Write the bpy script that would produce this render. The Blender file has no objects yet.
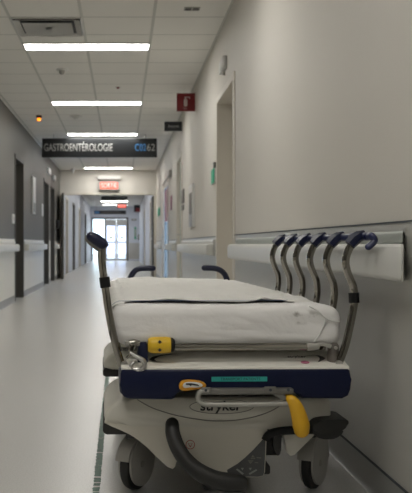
import bpy, bmesh, math, random
from mathutils import Vector, Matrix, noise
random.seed(4)
SC = bpy.context.scene
COL = SC.collection

# ------------------------------------------------------------------ camera, world, exposure
F = 860.0                       # focal length in pixels (412 wide)
VX, VY, CZ = 122.0, 244.0, 0.87
cd = bpy.data.cameras.new('camera'); cam = bpy.data.objects.new('camera', cd); COL.objects.link(cam)
cd.sensor_fit = 'HORIZONTAL'; cd.sensor_width = 36; cd.lens = F/412*36
cd.shift_x = (206-VX)/412; cd.shift_y = -(246.5-VY)/412
cd.clip_end = 200; cd.clip_start = 0.05
cam.location = (0, 0, CZ); cam.rotation_euler = (math.pi/2, 0, 0)
cd.dof.use_dof = True; cd.dof.focus_distance = 2.75; cd.dof.aperture_fstop = 11.0
SC.camera = cam
w = bpy.data.worlds.new('sky'); SC.world = w; w.use_nodes = True
bg = w.node_tree.nodes['Background']; bg.inputs[0].default_value = (0.80, 0.90, 1.0, 1); bg.inputs[1].default_value = 4.5
SC.view_settings.view_transform = 'Standard'; SC.view_settings.look = 'None'
SC.view_settings.gamma = 1; SC.view_settings.use_curve_mapping = False
SC.view_settings.exposure = 0.12
LAMP = 22.0                      # radiance of the ceiling lamps
LAMP_COL = (1.0, 0.97, 0.91)

XL, XR, CEIL = -1.61, 0.885, 2.79
YB, YH, YE = -9.0, 22.3, 44.0   # behind camera, fire-door header, far end

# ------------------------------------------------------------------ materials
def mat(name, col, rough=0.5, metal=0.0, bump=0.0, bscale=60, var=0.0, vscale=8, emit=None, estr=0, spec=0.5, coat=0, stretch=None):
    m = bpy.data.materials.new(name); m.use_nodes = True
    nt = m.node_tree; N = nt.nodes; L = nt.links; p = N['Principled BSDF']
    p.inputs['Base Color'].default_value = (*col, 1); p.inputs['Roughness'].default_value = rough
    p.inputs['Metallic'].default_value = metal; p.inputs['Specular IOR Level'].default_value = spec
    p.inputs['Coat Weight'].default_value = coat
    tc = N.new('ShaderNodeTexCoord'); mp = N.new('ShaderNodeMapping'); L.new(tc.outputs['Object'], mp.inputs[0])
    if stretch: mp.inputs['Scale'].default_value = stretch
    if var:
        n = N.new('ShaderNodeTexNoise'); n.inputs['Scale'].default_value = vscale; n.inputs['Detail'].default_value = 4
        L.new(mp.outputs[0], n.inputs['Vector'])
        r = N.new('ShaderNodeMix'); r.data_type = 'RGBA'
        r.inputs[6].default_value = (*[c*(1-var) for c in col], 1); r.inputs[7].default_value = (*[min(1, c*(1+var)) for c in col], 1)
        L.new(n.outputs[0], r.inputs[0]); L.new(r.outputs[2], p.inputs['Base Color'])
    if bump:
        n = N.new('ShaderNodeTexNoise'); n.inputs['Scale'].default_value = bscale; n.inputs['Detail'].default_value = 5
        L.new(mp.outputs[0], n.inputs['Vector'])
        b = N.new('ShaderNodeBump'); b.inputs['Strength'].default_value = bump; b.inputs['Distance'].default_value = 0.01
        L.new(n.outputs[0], b.inputs['Height']); L.new(b.outputs[0], p.inputs['Normal'])
    if emit:
        p.inputs['Emission Color'].default_value = (*emit, 1); p.inputs['Emission Strength'].default_value = estr
    return m

def sr(r, g, b):                # sRGB 0..255 -> linear
    return tuple(((c/255+0.055)/1.055)**2.4 if c > 10 else c/255/12.92 for c in (r, g, b))

M = {}
M['wall_r'] = mat('beige_paint', (0.67, 0.64, 0.585), 0.55, bump=0.12, bscale=150, var=0.02, vscale=2)
M['wall_l'] = mat('taupe_paint', (0.135, 0.129, 0.115), 0.5, bump=0.12, bscale=150, var=0.03, vscale=2)
M['panel'] = mat('wall_protection_sheet', (0.52, 0.51, 0.475), 0.28, bump=0.1, bscale=220, var=0.05, vscale=3, stretch=(1, 2, 0.5))
M['panel_l'] = mat('wall_protection_sheet_pale', (0.84, 0.82, 0.75), 0.3, bump=0.08, bscale=220, var=0.03, vscale=3, stretch=(1, 2, 0.5))
M['rail'] = mat('handrail_vinyl', (0.70, 0.70, 0.67), 0.38, bump=0.04, bscale=200)
M['rail_back'] = mat('handrail_retainer_grey', (0.36, 0.39, 0.36), 0.4)
M['base'] = mat('vinyl_base', (0.30, 0.30, 0.29), 0.35, var=0.06, vscale=10)
M['seam'] = mat('dark_seam', (0.05, 0.06, 0.07), 0.6)
M['frame'] = mat('door_frame_taupe', (0.07, 0.066, 0.058), 0.45)
M['frame_pale'] = mat('door_frame_beige', (0.72, 0.68, 0.61), 0.4)
M['door_pale'] = mat('door_beige', (0.62, 0.58, 0.50), 0.45, var=0.03)
M['door_green'] = mat('door_pale_green', (0.55, 0.60, 0.54), 0.4, var=0.02)
M['door_dark'] = mat('door_brown', (0.085, 0.078, 0.066), 0.45, var=0.08, vscale=20, stretch=(1, 1, 0.1))
M['white'] = mat('white_plastic', (0.72, 0.72, 0.70), 0.4)
M['white_metal'] = mat('white_metal', (0.62, 0.62, 0.60), 0.35)
M['bright'] = mat('white_enamel', (0.93, 0.92, 0.89), 0.5)
M['black'] = mat('black_plastic', (0.008, 0.008, 0.009), 0.5, spec=0.3)
M['signblack'] = mat('sign_black', (0.012, 0.014, 0.016), 0.4)
M['signwhite'] = mat('sign_letter_white', (0.40, 0.40, 0.39), 0.5)
M['signblue'] = mat('sign_letter_blue', (0.07, 0.24, 0.52), 0.5)
M['signred'] = mat('sign_red', (0.22, 0.012, 0.016), 0.4)
M['signpink'] = mat('sign_pictogram', (0.62, 0.50, 0.48), 0.5)
M['green'] = mat('sign_green', (0.03, 0.42, 0.24), 0.5)
M['steel'] = mat('brushed_steel', (0.55, 0.54, 0.52), 0.32, metal=1)
M['chrome'] = mat('chrome_tube', (0.31, 0.295, 0.265), 0.05, metal=1)
M['alu'] = mat('dull_aluminium', (0.46, 0.45, 0.42), 0.42, metal=0.7)
M['alu_dark'] = mat('grey_painted_metal', (0.20, 0.195, 0.18), 0.45, metal=0.4)
M['navy'] = mat('navy_plastic', (0.004, 0.008, 0.036), 0.35, spec=0.3, bump=0.05, bscale=120)
M['navyclamp'] = mat('navy_clamp', (0.006, 0.010, 0.040), 0.35)
M['navychan'] = mat('navy_channel', (0.016, 0.023, 0.080), 0.3)
M['cream'] = mat('cream_plastic', (0.66, 0.64, 0.57), 0.3, bump=0.02, bscale=80, var=0.03, vscale=5)
M['deckwhite'] = mat('foot_cover_white', (0.86, 0.84, 0.77), 0.35, var=0.02)  # cream lightened in the colour where the mattress shades it
M['creamlo'] = mat('cream_apron', (0.66, 0.63, 0.55), 0.4, var=0.03, vscale=5)
M['darkgrey'] = mat('dark_grey_rubber', (0.030, 0.030, 0.029), 0.5, bump=0.08, bscale=150)
M['pedal'] = mat('pedal_grey', (0.017, 0.017, 0.016), 0.55, bump=0.05, bscale=150)
M['panelgrey'] = mat('charcoal_decal', (0.085, 0.09, 0.092), 0.35)
M['hub'] = mat('wheel_cover_grey', (0.50, 0.49, 0.46), 0.4, var=0.04)
M['tyre'] = mat('tyre_rubber', (0.018, 0.018, 0.018), 0.5)
M['yellow'] = mat('yellow_plastic', (0.78, 0.50, 0.02), 0.4)
M['yellowlever'] = mat('yellow_lever', (0.72, 0.40, 0.015), 0.42)
M['orange'] = mat('orange_plastic', (0.72, 0.33, 0.02), 0.4)
M['teal'] = mat('teal_label', (0.03, 0.40, 0.36), 0.5)
M['pink'] = mat('pink_sticker', (0.55, 0.17, 0.26), 0.6)
M['red'] = mat('red_mark', (0.45, 0.05, 0.05), 0.5)
M['ink'] = mat('black_ink', (0.012, 0.012, 0.014), 0.4)
M['inkgrey'] = mat('engraved_grey', (0.22, 0.21, 0.19), 0.4)
M['icon'] = mat('icon_pale_grey', (0.35, 0.36, 0.34), 0.5)
M['brownpost'] = mat('taupe_plastic', (0.13, 0.115, 0.10), 0.4)
M['lamp'] = mat('lamp_diffuser', (0.8, 0.8, 0.8), 0.5, emit=LAMP_COL, estr=LAMP)
M['exitred'] = mat('exit_sign_lit', (0.6, 0.05, 0.03), 0.4, emit=(1.0, 0.12, 0.07), estr=1.1)
M['exitwhite'] = mat('exit_letters', (0.8, 0.6, 0.6), 0.4, emit=(1.0, 0.55, 0.5), estr=0.9)
M['amber'] = mat('amber_lamp_lit', (0.9, 0.3, 0.03), 0.3, emit=(1.0, 0.25, 0.01), estr=2.2)
M['poster1'] = mat('poster_pink', (0.35, 0.16, 0.22), 0.5)
M['hill'] = mat('exterior_paving', (0.55, 0.56, 0.56), 0.8)
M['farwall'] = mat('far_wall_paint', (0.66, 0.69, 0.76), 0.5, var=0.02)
M['yellowtag'] = mat('yellow_tag', (0.70, 0.80, 0.10), 0.5)

def glass_mat(name, tint=(0.9, 0.96, 0.97), mixf=0.12):
    m = bpy.data.materials.new(name); m.use_nodes = True; nt = m.node_tree; N = nt.nodes; L = nt.links
    N.remove(N['Principled BSDF'])
    t = N.new('ShaderNodeBsdfTransparent'); t.inputs[0].default_value = (*tint, 1)
    g = N.new('ShaderNodeBsdfGlossy'); g.inputs['Roughness'].default_value = 0.05
    x = N.new('ShaderNodeMixShader'); x.inputs[0].default_value = mixf
    L.new(t.outputs[0], x.inputs[1]); L.new(g.outputs[0], x.inputs[2]); L.new(x.outputs[0], N['Material Output'].inputs[0])
    return m
M['glass'] = glass_mat('door_glass')
M['glass_pale'] = glass_mat('pale_glass', (0.74, 0.78, 0.88))
M['glass_tint'] = glass_mat('tinted_glass', (0.42, 0.50, 0.60))

def ceiling_mat():
    m = mat('ceiling_tile', (0.62, 0.605, 0.57), 0.8)
    nt = m.node_tree; N = nt.nodes; L = nt.links; p = N['Principled BSDF']
    tc = N.new('ShaderNodeTexCoord'); sp = N.new('ShaderNodeSeparateXYZ'); L.new(tc.outputs['Object'], sp.inputs[0])
    outs = []
    for ax, off in ((0, 0.342+6.1), (1, -8.495+61*0.61)):
        a = N.new('ShaderNodeMath'); a.operation = 'ADD'; a.inputs[1].default_value = off; L.new(sp.outputs[ax], a.inputs[0])
        d = N.new('ShaderNodeMath'); d.operation = 'DIVIDE'; d.inputs[1].default_value = 0.61; L.new(a.outputs[0], d.inputs[0])
        pp = N.new('ShaderNodeMath'); pp.operation = 'PINGPONG'; pp.inputs[1].default_value = 0.5; L.new(d.outputs[0], pp.inputs[0])
        lt = N.new('ShaderNodeMath'); lt.operation = 'LESS_THAN'; lt.inputs[1].default_value = 0.021; L.new(pp.outputs[0], lt.inputs[0])
        outs.append((lt, pp))
    mx = N.new('ShaderNodeMath'); mx.operation = 'MAXIMUM'; L.new(outs[0][0].outputs[0], mx.inputs[0]); L.new(outs[1][0].outputs[0], mx.inputs[1])
    n = N.new('ShaderNodeTexNoise'); n.inputs['Scale'].default_value = 90; n.inputs['Detail'].default_value = 5; L.new(tc.outputs['Object'], n.inputs['Vector'])
    c1 = N.new('ShaderNodeMix'); c1.data_type = 'RGBA'; c1.inputs[6].default_value = (0.88, 0.865, 0.82, 1); c1.inputs[7].default_value = (0.94, 0.925, 0.88, 1); L.new(n.outputs[0], c1.inputs[0])
    c2 = N.new('ShaderNodeMix'); c2.data_type = 'RGBA'; L.new(mx.outputs[0], c2.inputs[0]); L.new(c1.outputs[2], c2.inputs[6]); c2.inputs[7].default_value = (0.66, 0.66, 0.62, 1)
    L.new(c2.outputs[2], p.inputs['Base Color'])
    return m
M['ceil'] = ceiling_mat()

def floor_mat():
    m = mat('vinyl_floor', (0.45, 0.44, 0.42), 0.27)
    nt = m.node_tree; N = nt.nodes; L = nt.links; p = N['Principled BSDF']
    tc = N.new('ShaderNodeTexCoord')
    n = N.new('ShaderNodeTexNoise'); n.inputs['Scale'].default_value = 160; n.inputs['Detail'].default_value = 3; L.new(tc.outputs['Object'], n.inputs['Vector'])
    n2 = N.new('ShaderNodeTexNoise'); n2.inputs['Scale'].default_value = 1.3; n2.inputs['Detail'].default_value = 4; L.new(tc.outputs['Object'], n2.inputs['Vector'])
    cr = N.new('ShaderNodeValToRGB'); cr.color_ramp.elements[0].position = 0.38; cr.color_ramp.elements[1].position = 0.62
    cr.color_ramp.elements[0].color = (0.60, 0.595, 0.575, 1); cr.color_ramp.elements[1].color = (0.68, 0.675, 0.655, 1)
    L.new(n.outputs[0], cr.inputs[0])
    L.new(cr.outputs[0], p.inputs['Base Color'])
    return m
M['floor'] = floor_mat()

def cloth_mat(name, col, stain=None, s=1.0):
    m = mat(name, col, 0.85)
    nt = m.node_tree; N = nt.nodes; L = nt.links; p = N['Principled BSDF']
    p.inputs['Sheen Weight'].default_value = 0.15
    tc = N.new('ShaderNodeTexCoord')
    n = N.new('ShaderNodeTexNoise'); n.inputs['Scale'].default_value = 9; n.inputs['Detail'].default_value = 5; n.inputs['Distortion'].default_value = 0.6
    L.new(tc.outputs['Object'], n.inputs['Vector'])
    n3 = N.new('ShaderNodeTexNoise'); n3.inputs['Scale'].default_value = 400; L.new(tc.outputs['Object'], n3.inputs['Vector'])
    ad = N.new('ShaderNodeMath'); ad.operation = 'MULTIPLY_ADD'; ad.inputs[1].default_value = 0.04; L.new(n3.outputs[0], ad.inputs[0]); L.new(n.outputs[0], ad.inputs[2])
    b = N.new('ShaderNodeBump'); b.inputs['Strength'].default_value = 0.45*s; b.inputs['Distance'].default_value = 0.02; L.new(ad.outputs[0], b.inputs['Height']); L.new(b.outputs[0], p.inputs['Normal'])
    if stain:
        # a brownish smear with a shape of its own
        mp = N.new('ShaderNodeMapping'); mp.vector_type = 'POINT'; L.new(tc.outputs['Object'], mp.inputs[0])
        (cx, cy, cz), (rx, ry, rz) = stain
        mp.inputs['Location'].default_value = (-cx/rx, -cy/ry, -cz/rz); mp.inputs['Scale'].default_value = (1/rx, 1/ry, 1/rz)
        g = N.new('ShaderNodeTexGradient'); g.gradient_type = 'SPHERICAL'; L.new(mp.outputs[0], g.inputs[0])
        wv = N.new('ShaderNodeTexNoise'); wv.inputs['Scale'].default_value = 26; wv.inputs['Detail'].default_value = 3; L.new(tc.outputs['Object'], wv.inputs['Vector'])
        r2 = N.new('ShaderNodeValToRGB'); r2.color_ramp.elements[0].position = 0.47; r2.color_ramp.elements[1].position = 0.60; L.new(wv.outputs[0], r2.inputs[0])
        mm = N.new('ShaderNodeMath'); mm.operation = 'MULTIPLY'; L.new(g.outputs[0], mm.inputs[0]); L.new(r2.outputs[0], mm.inputs[1])
        m2 = N.new('ShaderNodeMath'); m2.operation = 'MULTIPLY'; m2.inputs[1].default_value = 1.3; m2.use_clamp = True; L.new(mm.outputs[0], m2.inputs[0])
        x = N.new('ShaderNodeMix'); x.data_type = 'RGBA'; L.new(m2.outputs[0], x.inputs[0]); x.inputs[6].default_value = (*col, 1); x.inputs[7].default_value = (0.17, 0.15, 0.12, 1)
        L.new(x.outputs[2], p.inputs['Base Color'])
    return m

def tape_mat():
    m = mat('green_tape', (0.045, 0.13, 0.085), 0.5)
    nt = m.node_tree; N = nt.nodes; L = nt.links; p = N['Principled BSDF']
    tc = N.new('ShaderNodeTexCoord')
    n = N.new('ShaderNodeTexNoise'); n.inputs['Scale'].default_value = 60; n.inputs['Detail'].default_value = 3; L.new(tc.outputs['Object'], n.inputs['Vector'])
    cr = N.new('ShaderNodeValToRGB'); cr.color_ramp.elements[0].position = 0.36; cr.color_ramp.elements[1].position = 0.42
    cr.color_ramp.elements[0].color = (0.02, 0.03, 0.025, 1); cr.color_ramp.elements[1].color = (0.035, 0.11, 0.07, 1)
    L.new(n.outputs[0], cr.inputs[0]); L.new(cr.outputs[0], p.inputs['Base Color'])
    return m
M['tape'] = tape_mat()

# ------------------------------------------------------------------ mesh helpers
def obj(name, bm, m, parent=None, smooth=True, angle=40):
    me = bpy.data.meshes.new(name); bmesh.ops.recalc_face_normals(bm, faces=bm.faces[:]); bm.to_mesh(me); bm.free()
    ms = m if isinstance(m, (list, tuple)) else [m]
    for k in ms: me.materials.append(M[k] if isinstance(k, str) else k)
    if smooth:
        for p in me.polygons: p.use_smooth = True
        try: me.set_sharp_from_angle(angle=math.radians(angle))
        except Exception: pass
    o = bpy.data.objects.new(name, me); COL.objects.link(o)
    if parent: o.parent = parent
    return o
def empty(name, loc=(0, 0, 0), rz=0):
    o = bpy.data.objects.new(name, None); COL.objects.link(o); o.location = loc; o.rotation_euler = (0, 0, rz)
    o.empty_display_size = 0.05; return o
def tag(o, label, cat, group=None):
    o['label'] = label; o['category'] = cat
    if group: o['group'] = group
    return o
def lab(o, label): o['label'] = label; return o
def struct(o): o['kind'] = 'structure'; return o

def box(bm, a, b, bev=0.0, seg=2, mi=0):
    r = bmesh.ops.create_cube(bm, size=1.0); vs = r['verts']
    for v in vs:
        v.co = Vector([(a[i]+b[i])/2 + v.co[i]*(b[i]-a[i]) for i in range(3)])
    fs = set(f for v in vs for f in v.link_faces)
    for f in fs: f.material_index = mi
    if bev > 0:
        es = list(set(e for v in vs for e in v.link_edges))
        bmesh.ops.bevel(bm, geom=es, offset=bev, segments=seg, profile=0.5, affect='EDGES')
    return bm
def BOX(a, b, bev=0.0, seg=2): return box(bmesh.new(), a, b, bev, seg)

def smooth_path(pts, n=6):
    pts = [Vector(p) for p in pts]; out = []
    for i in range(len(pts)-1):
        p0 = pts[max(i-1, 0)]; p1 = pts[i]; p2 = pts[i+1]; p3 = pts[min(i+2, len(pts)-1)]
        for k in range(n):
            t = k/n
            out.append(0.5*((2*p1)+(-p0+p2)*t+(2*p0-5*p1+4*p2-p3)*t*t+(-p0+3*p1-3*p2+p3)*t**3))
    out.append(pts[-1]); return out
def tube(bm, pts, r, seg=12, smooth=0, caps=True, flat=1.0, up=None, ball=False):
    """r a number or list of radii; flat squeezes the section along 'up'"""
    if smooth:
        if isinstance(r, (list, tuple)):
            rr = smooth_path([(x, 0, 0) for x in r], smooth); r = [v.x for v in rr]
        pts = smooth_path(pts, smooth)
    pts = [Vector(p) for p in pts]; n = len(pts)
    rs = list(r) if isinstance(r, (list, tuple)) else [r]*n
    if ball:
        d0 = (pts[0]-pts[1]).normalized(); d1 = (pts[-1]-pts[-2]).normalized(); r0, r1 = rs[0], rs[-1]
        pre = [(pts[0]+d0*r0*math.sin(a), r0*math.cos(a)) for a in (1.45, 1.1, 0.75, 0.4)]
        post = [(pts[-1]+d1*r1*math.sin(a), r1*math.cos(a)) for a in (0.4, 0.75, 1.1, 1.45)]
        pts = [p for p, _ in pre]+pts+[p for p, _ in post]; rs = [q for _, q in pre]+rs+[q for _, q in post]; n = len(pts)
    rings = []; nrm = None
    for i in range(n):
        t = (pts[min(i+1, n-1)]-pts[max(i-1, 0)]).normalized()
        if nrm is None:
            u0 = Vector(up) if up else (Vector((0, 0, 1)) if abs(t.z) < 0.9 else Vector((0, 1, 0)))
            nrm = (u0 - t*u0.dot(t)).normalized()
        else:
            nrm = (nrm - t*nrm.dot(t)).normalized()
        bi = t.cross(nrm)
        rings.append([bm.verts.new(pts[i]+(nrm*math.cos(a)*flat+bi*math.sin(a))*rs[i]) for a in [2*math.pi*k/seg for k in range(seg)]])
    for i in range(n-1):
        for k in range(seg):
            bm.faces.new((rings[i][k], rings[i][(k+1) % seg], rings[i+1][(k+1) % seg], rings[i+1][k]))
    if caps:
        bm.faces.new(rings[0][::-1]); bm.faces.new(rings[-1])
    return bm
def TUBE(*a, **k): return tube(bmesh.new(), *a, **k)
def prism(bm, poly, axis, a, b, bev=0.0, seg=2):
    """extrude a 2-D polygon. axis 'y': poly=(x,z); 'x': poly=(y,z); 'z': poly=(x,y)"""
    def P(u, v, w):
        return {'y': (u, w, v), 'x': (w, u, v), 'z': (u, v, w)}[axis]
    v0 = [bm.verts.new(P(u, v, a)) for u, v in poly]; v1 = [bm.verts.new(P(u, v, b)) for u, v in poly]
    f0 = bm.faces.new(v0); f1 = bm.faces.new(v1[::-1]); n = len(poly)
    for i in range(n): bm.faces.new((v0[i], v1[i], v1[(i+1) % n], v0[(i+1) % n]))
    if bev:
        es = [e for e in f0.edges]+[e for e in f1.edges]
        bmesh.ops.bevel(bm, geom=list(set(es)), offset=bev, segments=seg, profile=0.5, affect='EDGES')
    return bm
def PRISM(*a, **k): return prism(bmesh.new(), *a, **k)
def rrect(x0, z0, x1, z1, r, n=5, rs=None):
    rs = rs or [r]*4; out = []
    for (cx, cz, a0, q) in ((x1, z1, 0, rs[0]), (x0, z1, 90, rs[1]), (x0, z0, 180, rs[2]), (x1, z0, 270, rs[3])):
        ccx = cx-q if cx == x1 else cx+q; ccz = cz-q if cz == z1 else cz+q
        for k in range(n+1):
            a = math.radians(a0+90*k/n); out.append((ccx+q*math.cos(a), ccz+q*math.sin(a)))
    return out
def smooth_poly(pts, n=5):
    pts = [Vector((p[0], p[1], 0)) for p in pts]; out = []; m = len(pts)
    for i in range(m):
        p0, p1, p2, p3 = pts[i-1], pts[i], pts[(i+1) % m], pts[(i+2) % m]
        for k in range(n):
            t = k/n; v = 0.5*((2*p1)+(-p0+p2)*t+(2*p0-5*p1+4*p2-p3)*t*t+(-p0+3*p1-3*p2+p3)*t**3); out.append((v.x, v.y))
    return out
def disc(bm, c, r, h, axis, seg=24, bev=0):
    c = Vector(c); rot = {'x': Matrix.Rotation(math.pi/2, 4, 'Y'), 'y': Matrix.Rotation(math.pi/2, 4, 'X'), 'z': Matrix.Identity(4)}[axis]
    r_ = bmesh.ops.create_cone(bm, cap_ends=True, segments=seg, radius1=r, radius2=r, depth=h, matrix=Matrix.Translation(c) @ rot)
    if bev:
        vs = r_['verts']; es = [e for e in set(e for v in vs for e in v.link_edges) if len(e.link_faces) == 2 and e.calc_face_angle(0) > 0.8]
        bmesh.ops.bevel(bm, geom=es, offset=bev, segments=2, profile=0.5, affect='EDGES')
    return bm
def text(name, s, size, m, loc, rot, parent=None, sx=1.0, shear=0, depth=0.0008, align='LEFT', bold=0.0, fitw=None):
    cu = bpy.data.curves.new('t', 'FONT'); cu.body = s; cu.size = size; cu.extrude = depth; cu.shear = shear
    cu.align_x = align; cu.align_y = 'CENTER'; cu.offset = bold
    t = bpy.data.objects.new('t', cu); COL.objects.link(t)
    bpy.context.view_layer.update()
    dg = bpy.context.evaluated_depsgraph_get()
    me = bpy.data.meshes.new_from_object(t.evaluated_get(dg)); bpy.data.objects.remove(t)
    if fitw:
        xs = [v.co.x for v in me.vertices]; x0, x1 = min(xs), max(xs); k = fitw/(x1-x0)
        for v in me.vertices: v.co.x = (v.co.x-x0)*k
    else:
        for v in me.vertices: v.co.x *= sx
    me.materials.clear(); me.materials.append(M[m])
    for p in me.polygons: p.material_index = 0
    me.name = name
    o = bpy.data.objects.new(name, me); COL.objects.link(o); o.location = loc; o.rotation_euler = rot
    if parent: o.parent = parent
    return o
FRONT = (math.pi/2, 0, 0)       # text facing -Y
def S(s): return F/s             # distance from pixels per metre
def wx(px, s): return (px-VX)/s
def wz(py, s): return CZ-(py-VY)/s

# ================================================================== the setting
struct(obj('floor', BOX((XL-0.4, YB, -0.1), (XR+0.4, YE+8, 0)), 'floor', smooth=False))
struct(obj('ceiling', BOX((XL-0.4, YB, CEIL), (XR+0.4, YE+2, CEIL+0.1)), 'ceil', smooth=False))

# door openings along the walls: (y0, y1)
DL = [(12.93, 13.98), (17.70, 18.80), (19.33, 20.38)]
DR = [(6.77, 7.95), (12.70, 13.75), (16.30, 18.95)]
DOORH = 2.18
def wall(name, side, y0, y1, doors, m):
    bm = bmesh.new(); a, b = (XR, XR+0.35) if side > 0 else (XL-0.35, XL)
    y = y0
    for d0, d1 in doors:
        box(bm, (a, y, 0), (b, d0, CEIL)); box(bm, (a, d0, DOORH), (b, d1, CEIL)); y = d1
    box(bm, (a, y, 0), (b, y1, CEIL))
    return struct(obj(name, bm, m, smooth=False))
wall('wall_right', 1, YB, YH, DR, 'wall_r')
wall('wall_left', -1, YB, YH, DL, 'wall_l')
FL = [(24.5, 25.6), (28.0, 29.2), (32.0, 33.2), (37.0, 38.5)]
FR = [(26.0, 27.1), (33.0, 34.2)]
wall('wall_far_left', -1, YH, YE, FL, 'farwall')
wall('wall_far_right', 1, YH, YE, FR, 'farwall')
struct(obj('wall_back', BOX((XL-0.4, YB-0.1, 0), (XR+0.4, YB, CEIL)), 'wall_r', smooth=False))
struct(obj('wall_header', BOX((XL, YH, 2.18), (XR, YH+0.25, CEIL)), 'wall_r', smooth=False))
# far end wall with an opening for the glazed doors
bm = bmesh.new()
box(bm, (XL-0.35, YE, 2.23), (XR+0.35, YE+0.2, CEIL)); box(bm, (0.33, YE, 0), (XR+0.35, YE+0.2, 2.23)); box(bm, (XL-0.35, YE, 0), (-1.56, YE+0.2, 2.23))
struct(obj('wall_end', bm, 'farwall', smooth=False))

# lower wall protection sheet, seam line and bases, in runs between doors
def runs(y0, y1, doors, gap=0.05):
    out = []; y = y0
    for d0, d1 in doors: out.append((y, d0-gap)); y = d1+gap
    out.append((y, y1)); return out
nt_ = 0
for side, doors, nm in ((1, DR, 'right'), (-1, DL, 'left')):
    x = XR if side > 0 else XL
    bmP, bmS, bmB, bmC = (bmesh.new() for _ in range(4))
    H = 0.937
    for (a, b) in runs(YB, YH, doors):
        if b-a < 0.05: continue
        xi = x-side*0.004
        box(bmP, (min(x, xi), a, 0.10), (max(x, xi), b, H))
        xi = x-side*0.007
        box(bmS, (min(x, xi), a, H), (max(x, xi), b, H+0.006))
        # coved vinyl base
        pf = [(x, 0.0), (x-side*0.022, 0.0), (x-side*0.012, 0.006), (x-side*0.007, 0.018), (x-side*0.006, 0.10), (x, 0.10)]
        prism(bmB, pf, 'y', a, b)
        box(bmC, (min(x, x-side*0.009), a, 0.100), (max(x, x-side*0.009), b, 0.106))
    struct(obj('trim_1' if side > 0 else 'trim_2', bmP, 'panel' if side > 0 else 'panel_l', smooth=False))
    struct(obj('trim_3' if side > 0 else 'trim_4', bmS, 'seam' if side > 0 else 'panel_l', smooth=False))
    struct(obj('baseboard_'+nm, bmB, 'base'))
    struct(obj('trim_5' if side > 0 else 'trim_6', bmC, 'seam' if side > 0 else 'base', smooth=False))

# doors in the side walls
def side_door(n, side, y0, y1, fm, dm, depth=0.12, glass=False, label=None, handle=True):
    r = empty('door_%d' % n, ((XR if side > 0 else XL), y0, 0)); r['kind'] = 'structure'
    W = y1-y0; fw = 0.05
    def sx(a, b): return (min(a*side, b*side), max(a*side, b*side))
    bm = bmesh.new()
    for ya, yb, za, zb in ((-0.045, 0.015, 0, DOORH+0.045), (W-0.015, W+0.045, 0, DOORH+0.045), (0.015, W-0.015, DOORH-0.015, DOORH+0.045)):
        a, b = sx(-0.012, 0.0); box(bm, (a, ya, za), (b, yb, zb), 0.003, 1)
    for ya, yb, za, zb in ((0, 0.015, 0, DOORH-0.0), (W-0.015, W, 0, DOORH), (0.015, W-0.015, DOORH-0.015, DOORH)):
        a, b = sx(0.0, 0.33); box(bm, (a, ya, za), (b, yb, zb))
    obj('door_frame', bm, fm, r, smooth=False)
    a, b = sx(depth, depth+0.045)
    if glass:
        bm = bmesh.new()
        for ya, yb, za, zb in ((0.02, 0.10, 0.01, DOORH-0.02), (W-0.10, W-0.02, 0.01, DOORH-0.02), (0.10, W-0.10, 0.01, 0.12), (0.10, W-0.10, DOORH-0.12, DOORH-0.02), (W/2-0.03, W/2+0.03, 0.12, DOORH-0.12)):
            box(bm, (a, ya, za), (b, yb, zb))
        lf = obj('door_leaf', bm, dm, r, smooth=False)
        obj('pane', BOX(((a+b)/2-0.003, 0.10, 0.12), ((a+b)/2+0.003, W-0.10, DOORH-0.12)), 'glass_tint', lf, smooth=False)
        lab(obj('poster', BOX(((a+b)/2-0.008, 0.45, 1.34), ((a+b)/2-0.004, W-0.20, 2.02)), 'poster1', lf, smooth=False), 'pink poster')  # coloured sheet stands in for reflections on the upper pane
    else:
        lf = obj('door_leaf', BOX((a, 0.017, 0.008), (b, W-0.017, DOORH-0.017), 0.003, 1), dm, r, smooth=False)
    if handle:
        bm = bmesh.new(); hx = (depth-0.05)*side
        hy = W-0.10
        tube(bm, [(depth*side, hy, 1.02), (hx, hy, 1.02), (hx, hy-0.02, 1.02), (hx, hy-0.12, 1.02)], 0.010, 8)
        obj('door_handle', bm, 'steel', r)
    return r
nd = 1
for (a, b), fm, dm, dep, gl in zip(DR, ('frame_pale', 'frame_pale', 'frame_pale'), ('door_pale', 'door_green', 'door_pale'), (0.24, 0.04, 0.03), (0, 0, 1)):
    side_door(nd, 1, a, b, fm, dm, dep, gl, handle=(nd != 1)); nd += 1
for (a, b) in DL: side_door(nd, -1, a, b, 'frame', 'door_dark', 0.20); nd += 1
for (a, b), q in zip(FL, (0, 1, 0, 1)): side_door(nd, -1, a, b, 'frame' if q else 'frame_pale', 'farwall' if q else 'door_dark', 0.05); nd += 1
for (a, b) in FR: side_door(nd, 1, a, b, 'frame_pale', 'door_pale', 0.10); nd += 1
# held-open fire door leaves at the header
for sx_, (x0, x1) in ((-1, (-1.58, -1.53)), (1, (0.80, 0.85))):
    r = empty('door_%d' % nd, ((x0+x1)/2, YH-0.02, 0)); r['kind'] = 'structure'; nd += 1
    if sx_ < 0: r.rotation_euler.z = .09
    y0, y1 = (-1.12, -0.02) if sx_ < 0 else (0.30, 1.35)
    h = (x1-x0)/2
    obj('door_leaf', BOX((-h, y0, 0.01), (h, y1, 2.13), 0.003, 1), 'door_dark', r, smooth=False)
    bm = BOX((-sx_*h-0.02 if sx_ > 0 else h, y0+0.1, 0.98), (-sx_*h if sx_ > 0 else h+0.02, y1-0.1, 1.03), 0.005, 1)
    obj('push_bar', bm, 'steel', r)
    bm = bmesh.new(); yy = y0+0.24
    box(bm, (-h-0.004, yy-0.09, 1.15), (h+0.004, yy+0.09, 1.85))
    obj('vision_pane', bm, 'glass', r, smooth=False)
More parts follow.
